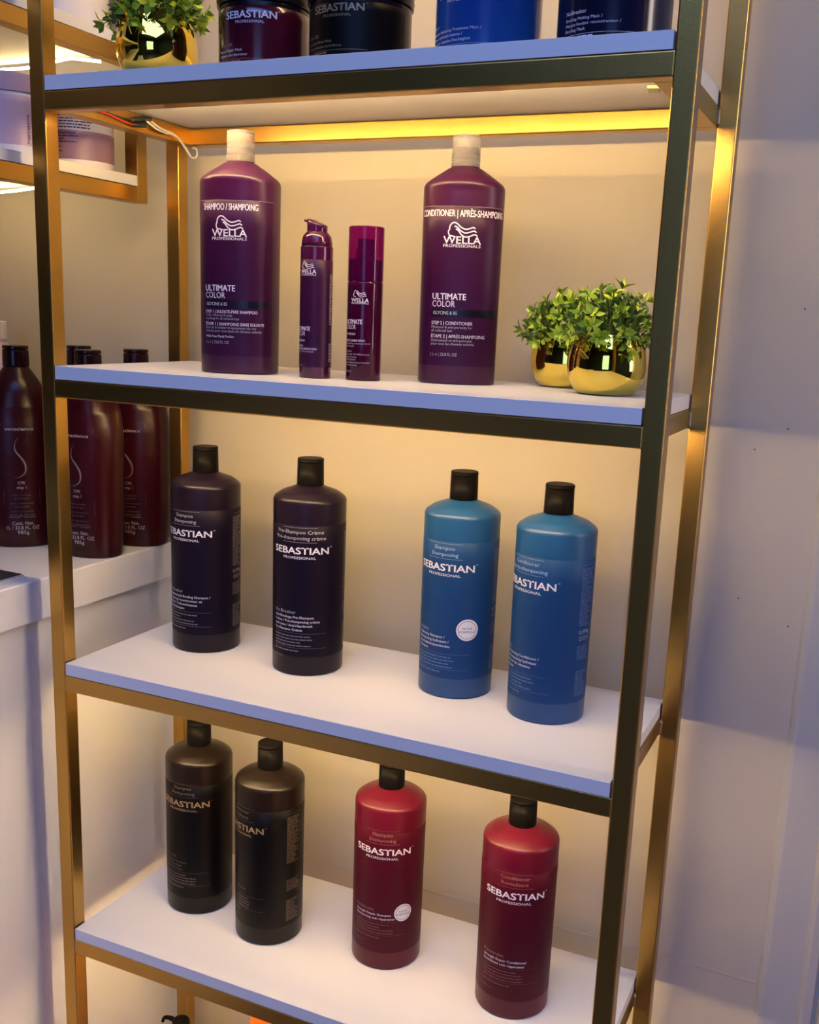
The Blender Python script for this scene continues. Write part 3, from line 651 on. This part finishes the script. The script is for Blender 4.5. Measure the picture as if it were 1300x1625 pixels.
# ---------------------------------------------------------------- potted artificial plants
def leaf_mesh(wd, cup, name='leaf'):
    V = []; F = []; n = 5
    prof = [0.06, 0.55, 0.95, 0.85, 0.42, 0.02]
    for i in range(6):
        t = i / 5; hw = prof[i] * wd; z = cup * (t * t) * 0.9
        V += [(-hw, t, z + hw * 0.35), (0, t, z - 0.02), (hw, t, z + hw * 0.35)]
    for i in range(5):
        a = i * 3; F += [(a, a + 1, a + 4, a + 3), (a + 1, a + 2, a + 5, a + 4)]
    me = mesh(name, V, F); me.materials.append(M['leaf'])
    for p_ in me.polygons: p_.use_smooth = True
    return me
LEAVES = [leaf_mesh(0.25, 0.18), leaf_mesh(0.31, -0.15), leaf_mesh(0.23, -0.40)]
def plant(label, x, y, z, seed, s=1.0, fol=(0.054, 0.045), rim=0.0335, tilt=(0, 0), group='gold potted artificial plants'):
    rnd = random.Random(seed)
    t = thing('potted_plant', label, 'plant', (x, y, z), 0, group)
    hr = 0.0610 * s
    pts = [(0.0, 0.0012), (0.0255 * s, 0.0), (0.0300 * s, 0.0018 * s), (0.0368 * s, 0.0105 * s), (0.0405 * s, 0.0220 * s), (0.0410 * s, 0.0320 * s), (0.0392 * s, 0.0450 * s), (0.0362 * s, 0.0555 * s), (0.0345 * s, hr),
           (0.0332 * s, hr + 0.0003), (0.0345 * s, 0.052 * s), (0.036 * s, 0.045 * s)]
    P = [Vector((a, 0, b)) for a, b in pts]
    sm = [(0, 0.0012)] + [(v.x, v.z) for v in smooth_pts([tuple(p) for p in P[1:9]], 6)] + pts[9:]
    V, F = loft(sm, 72, close=False)
    link('pot', mesh('pot', V, F), M['gold_pot'], t, True)
    lathe('foam', [(0.034 * s, 0.050 * s), (0.030 * s, 0.057 * s), (0.015 * s, 0.062 * s), (0.0, 0.064 * s)], [0, 0, 0, 0], M['soil'], t, 24, close=False)
    SV = []; SF = []; nl = 0
    c = Vector((0, 0, 0.050 * s)); rx, rzz = fol
    inner = []
    nsp = 37
    for k in range(nsp):
        # golden-angle sprigs over the dome
        f = (k + 0.5) / nsp; th = math.acos(1 - f * 1.22); ph = k * 2.39996 + rnd.random() * 0.5
        d = Vector((math.sin(th) * math.cos(ph), math.sin(th) * math.sin(ph), math.cos(th)))
        rr = 0.80 + 0.25 * rnd.random()
        tip = c + Vector((d.x * rx * rr, d.y * rx * rr, 0.004 + d.z * rzz * rr * 1.35))
        if tip.z < 0.054 * s: tip.z = 0.054 * s + 0.008 * rnd.random() - (0.010 if rnd.random() < 0.5 else 0)
        base = Vector((d.x * 0.015 * s, d.y * 0.015 * s, 0.058 * s))
        mid = base.lerp(tip, 0.55) + Vector((0, 0, 0.006))
        ax = (tip - mid).normalized()
        # stem
        b0 = len(SV)
        for q_ in (base, mid, tip):
            for a in range(4): SV.append((q_ + Vector((math.cos(a * PI / 2), math.sin(a * PI / 2), 0)) * 0.0007)[:])
        for j in range(2):
            for a in range(4): SF.append((b0 + j * 4 + a, b0 + j * 4 + (a + 1) % 4, b0 + j * 4 + 4 + (a + 1) % 4, b0 + j * 4 + 4 + a))
        for L in range(8):
            t_ = 1.0 if L < 5 else 0.72
            pos = tip if L < 5 else mid.lerp(tip, 0.55)
            ang = L * 2 * PI / (5 if L < 5 else 3) + rnd.random() * 0.7
            spread = (0.75 if L < 5 else 1.15) + rnd.random() * 0.3
            if L == 0: spread = 0.15
            u = ax.orthogonal().normalized(); v = ax.cross(u)
            dr = (ax * math.cos(spread) + (u * math.cos(ang) + v * math.sin(ang)) * math.sin(spread)).normalized()
            up = (ax - dr * ax.dot(dr)).normalized() if spread > 0.2 else u
            xx = dr.cross(up).normalized()
            ln = (0.0098 + 0.0042 * rnd.random()) * s
            o = bpy.data.objects.new('leaf', LEAVES[rnd.randrange(3)]); COL.objects.link(o); o.parent = t
            Mx = Matrix(((xx.x * ln, dr.x * ln, up.x * ln, pos.x), (xx.y * ln, dr.y * ln, up.y * ln, pos.y), (xx.z * ln, dr.z * ln, up.z * ln, pos.z), (0, 0, 0, 1)))
            o.matrix_local = Mx; nl += 1
    st = link('stems', mesh('stems', SV, SF), M['stem'], t); st['kind'] = 'stuff'
    # inner foliage, too deep in the crown to be told apart
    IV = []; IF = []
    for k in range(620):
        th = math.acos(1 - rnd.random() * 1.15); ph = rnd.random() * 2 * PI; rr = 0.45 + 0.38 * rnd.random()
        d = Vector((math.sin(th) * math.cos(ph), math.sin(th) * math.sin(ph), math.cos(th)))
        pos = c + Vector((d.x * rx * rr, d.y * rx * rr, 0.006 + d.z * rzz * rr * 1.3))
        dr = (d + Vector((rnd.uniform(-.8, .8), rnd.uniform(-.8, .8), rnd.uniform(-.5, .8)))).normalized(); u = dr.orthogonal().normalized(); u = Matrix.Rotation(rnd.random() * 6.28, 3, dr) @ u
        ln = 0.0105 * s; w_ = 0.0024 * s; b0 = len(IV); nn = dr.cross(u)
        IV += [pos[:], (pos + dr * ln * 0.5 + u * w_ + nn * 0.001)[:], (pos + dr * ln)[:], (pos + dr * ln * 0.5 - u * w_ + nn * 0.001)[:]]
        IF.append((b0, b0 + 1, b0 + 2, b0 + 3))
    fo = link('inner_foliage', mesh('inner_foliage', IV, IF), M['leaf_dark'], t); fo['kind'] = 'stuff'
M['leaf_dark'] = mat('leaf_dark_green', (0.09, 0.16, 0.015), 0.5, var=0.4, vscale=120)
plant('artificial plant in a gold mirror pot behind the front right post', 0.6256, 0.1480, T2, 21, 1.0, fol=(0.055, 0.041))
plant('smaller looking gold potted plant tucked behind its neighbour', 0.5600, 0.2270, T2, 5, 1.0, fol=(0.055, 0.036))
plant('gold potted artificial plant on the top shelf beside the jars', 0.1290, 0.0560, T1, 33, 1.05, fol=(0.055, 0.030))

# ---------------------------------------------------------------- wine red bottles on the worktop
def wine_bottle(label, x, y, phi, full=True):
    t = thing('conditioner_bottle', label, 'bottle', (x, y, 0.902), math.radians(phi), 'wine red bottles on the worktop')
    A, B = 0.0445, 0.0335
    pts = [(0.0, 0.001), (0.034, 0.0), (0.0405, 0.0), (0.0430, 0.030), (0.0455, 0.130), (0.0452, 0.165), (0.0445, 0.177), (0.0420, 0.195), (0.0330, 0.2230), (0.0175, 0.2455), (0.0165, 0.2480)]
    def ratio(r, z): f = min(max((z - 0.178) / 0.067, 0), 1); return 0.76 * (1 - f) + f
    lathe('body', pts, [0, 0, 0.004, 0.05, 0.2, 0.06, 0.02, 0.03, 0.08, 0.0, 0], M['wine_b'], t, 72, ratio, 2.15)
    c = lathe('cap', [(0.0160, 0.2470), (0.0175, 0.2485), (0.0170, 0.2700), (0.0, 0.2705)], [0, 0.001, 0.0012, 0], M['wine_cap'], t, 40, close=False)
    lathe('lid', [(0.0165, 0.2708), (0.0171, 0.2712), (0.0169, 0.2755), (0.0, 0.2760)], [0, 0.0003, 0.0012, 0], M['wine_cap'], c, 40, close=False)
    def rz(z):
        for i in range(len(pts) - 1):
            if pts[i][1] <= z <= pts[i + 1][1] and pts[i + 1][1] > pts[i][1]:
                f = (z - pts[i][1]) / (pts[i + 1][1] - pts[i][1]); return (pts[i][0] * (1 - f) + pts[i + 1][0] * f) / 0.0445
        return 1
    w = Wrap(0.0445, 0.0445 * 0.76, 2.15, rz)
    p = Print(); q = Print(); d = Print()
    p.text(w, 'senscience', 0, 0.1655, 0.0042, 0.0360, bold=0.0)
    d.rect(w, -0.024, -0.0237, 0.060, 0.175, 1); d.rect(w, 0.0237, 0.024, 0.060, 0.175, 1)
    d.stroke(w, [(-0.001, 0.155), (-0.006, 0.146), (-0.006, 0.136), (0.001, 0.126), (0.006, 0.116), (0.005, 0.105), (-0.003, 0.099), (-0.009, 0.099)], lambda t_: 0.0003 + 0.0022 * math.sin(PI * t_) ** 2)
    p.text(w, 'CPR', 0, 0.0915, 0.0038); p.text(w, 'step 1', 0, 0.0850, 0.0038)
    for k, (s, wd) in enumerate([('step 1 porosity', .0230), ('reconstructeur', .0210), ('\u00e9tape 1 reconstructeur', .0310), ('de porosit\u00e9', .0190), ('schritt 1 rekonstruktion', .0300), ('milieu de porosit\u00e9', .0320)]):
        q.text(w, s, 0, 0.0745 - 0.0046 * k - 0.0022 * (k // 2), 0.0026, wd, bold=0.004)
    q.text(w, 'Proteoil\u2122 Complex', 0, 0.0440, 0.0030, 0.0350)
    p.text(w, 'Cont. Net.', 0, 0.0350, 0.0048, 0.0290); p.text(w, '1L / 33.8 FL. OZ', 0, 0.0285, 0.0048, 0.0450); p.text(w, '985g', 0, 0.0220, 0.0048, 0.0160)
    p.build('lettering', M['ink_grey'], t); q.build('fine_print', M['ink_dim'], t); d.build('emblem', M['ink_dim'], t)
wine_bottle('wine red bottle nearest the left picture edge, its whole label in view', -0.1960, 0.1560, 46)
wine_bottle('wine red bottle seen just right of the left front post', -0.0730, 0.1600, 8)
wine_bottle('wine red bottle beside the left rear post, farthest right of them', -0.0680, 0.2500, 16)
wine_bottle('wine red bottle mostly hidden, only its cap edge showing by the post', -0.1720, 0.2520, 40)
t = thing('lotion_bottle', 'pale lilac bottle cut off by the left picture edge', 'bottle', (-0.292, 0.215, 0.902), 0.5)
lathe('body', [(0, 0.001), (0.036, 0), (0.040, 0), (0.0405, 0.235), (0.030, 0.262), (0.014, 0.275), (0.014, 0.28)], [0, 0, 0.004, 0.02, 0.02, 0.003, 0], M['lilac'], t)
lathe('cap', [(0.0135, 0.279), (0.0155, 0.280), (0.0150, 0.305), (0, 0.306)], [0, 0.001, 0.002, 0], M['jar_white'], t, 32, close=False)

# ---------------------------------------------------------------- jars and bottle on the wall shelf
def wall_jar(label, x, y, z, r, phi, bandm, zb, seed, band_w):
    t = thing('cream_jar', label, 'jar', (x, y, z), math.radians(phi), 'jars on the wall shelf')
    lathe('body', [(0, 0.001), (r - 0.004, 0), (r - 0.001, 0), (r, 0.062), (r - 0.001, 0.068)], [0, 0, 0.003, 0.002, 0], M['jar_white'], t, 64)
    lathe('lid', [(r - 0.001, 0.0682), (r + 0.001, 0.0684), (r + 0.001, 0.0870), (r - 0.003, 0.0890), (0, 0.0890)], [0, 0.0005, 0.0015, 0.002, 0], M['lilac'], t, 64, close=False)
    w = Wrap(r, rz=lambda z_: 0.983 + 0.017 * min(max(z_ / 0.062, 0), 1))
    label_sheet('label', w, *band_w, *zb, M[bandm], t)
    p = Print(); rnd = random.Random(seed)
    return t, w, p, rnd
t, w, p, rnd = wall_jar('mauve banded white jar at the far end of the wall shelf', -0.0890, 0.1700, 1.4025, 0.0455, 46, 'lilac_dark', (0.0090, 0.0430), 4, (-0.1, 0.1))
p.block(w, -0.042, 0.016, 0.0460, 0.0640, 0.0034, 0.0014, rnd)
p.block(w, -0.042, -0.002, 0.0280, 0.0400, 0.0034, 0.0014, rnd); p.block(w, -0.042, -0.022, 0.012, 0.024, 0.0050, 0.0014, rnd)
p.build('fine_print', M['ink_black'], t)
t, w, p, rnd = wall_jar('lilac jar with lilac lid at the left edge of the picture, on the wall shelf', -0.0930, 0.0600, 1.4025, 0.0470, 46, 'lilac', (0.0100, 0.0640), 9, (-0.1, 0.1))
for z_ in (0.040, 0.034, 0.027): p.block(w, -0.036, -0.014, z_ - 0.001, z_, 0.0034, 0.0014, rnd)
p.block(w, 0.020, 0.0235, 0.012, 0.044, 0.0017, 0.0009, rnd); p.block(w, 0.026, 0.0275, 0.012, 0.044, 0.0017, 0.0009, rnd)
p.build('fine_print', M['ink_black'], t)
t = thing('white_bottle', 'plain white round bottle on the upper board of the wall shelf', 'bottle', (-0.0870, 0.1650, 1.5684), math.radians(46))
lathe('body', [(0, 0.001), (0.040, 0), (0.044, 0), (0.0445, 0.170), (0.030, 0.190), (0.015, 0.196), (0.015, 0.200)], [0, 0, 0.003, 0.012, 0.02, 0.002, 0], M['jar_white'], t, 64)
lathe('cap', [(0.014, 0.199), (0.0165, 0.200), (0.016, 0.228), (0, 0.229)], [0, 0.001, 0.002, 0], M['jar_white'], t, 32, close=False)
w = Wrap(0.0444); p = Print(); p.text(w, 'IL', 0.004, 0.030, 0.0050, bold=0.0); p.build('lettering', M['ink_black'], t)

# ---------------------------------------------------------------- things on the bottom shelf, barely in the frame
t = thing('product_pouch', 'bright orange pack on the bottom shelf, only its corner showing', 'pack', (0.262, 0.125, T5))
bm = bmesh.new(); box_bm(bm, -0.052, 0.052, -0.022, 0.022, 0.0, 0.235, 0.006, 3)
for v in bm.verts:
    f = v.co.z / 0.235; v.co.y *= 1 - 0.55 * f; v.co.x *= 1 - 0.08 * f
link('body', from_bm('pouch', bm), M['orange'], t)
box('seal', -0.048, 0.048, -0.009, 0.009, 0.2345, 0.2440, M['orange'], t, 0.002)
t = thing('pump_bottle', 'black pump bottle on the bottom shelf by the rear post', 'bottle', (0.0960, 0.1200, T5 ), 0.0)
lathe('body', [(0, 0.001), (0.030, 0), (0.034, 0), (0.034, 0.115), (0.014, 0.130), (0.014, 0.135)], [0, 0, 0.003, 0.010, 0.004, 0], M['black_b'], t, 48)
lathe('pump_collar', [(0.015, 0.134), (0.016, 0.134), (0.016, 0.146), (0.006, 0.148), (0.006, 0.158)], [0, 0.001, 0.001, 0, 0], M['black_cap'], t, 32)
lathe('pump_head', [(0.010, 0.158), (0.013, 0.160), (0.012, 0.172), (0.0, 0.1735)], [0, 0.001, 0.003, 0], M['black_cap'], t, 32)
tube('spout', smooth_pts([(-0.008, 0, 0.167), (-0.020, 0, 0.168), (-0.029, 0, 0.165), (-0.032, 0, 0.158)]), [0.0035] * 5 + [0.003] * 5 + [0.0024] * 6, M['black_cap'], t)
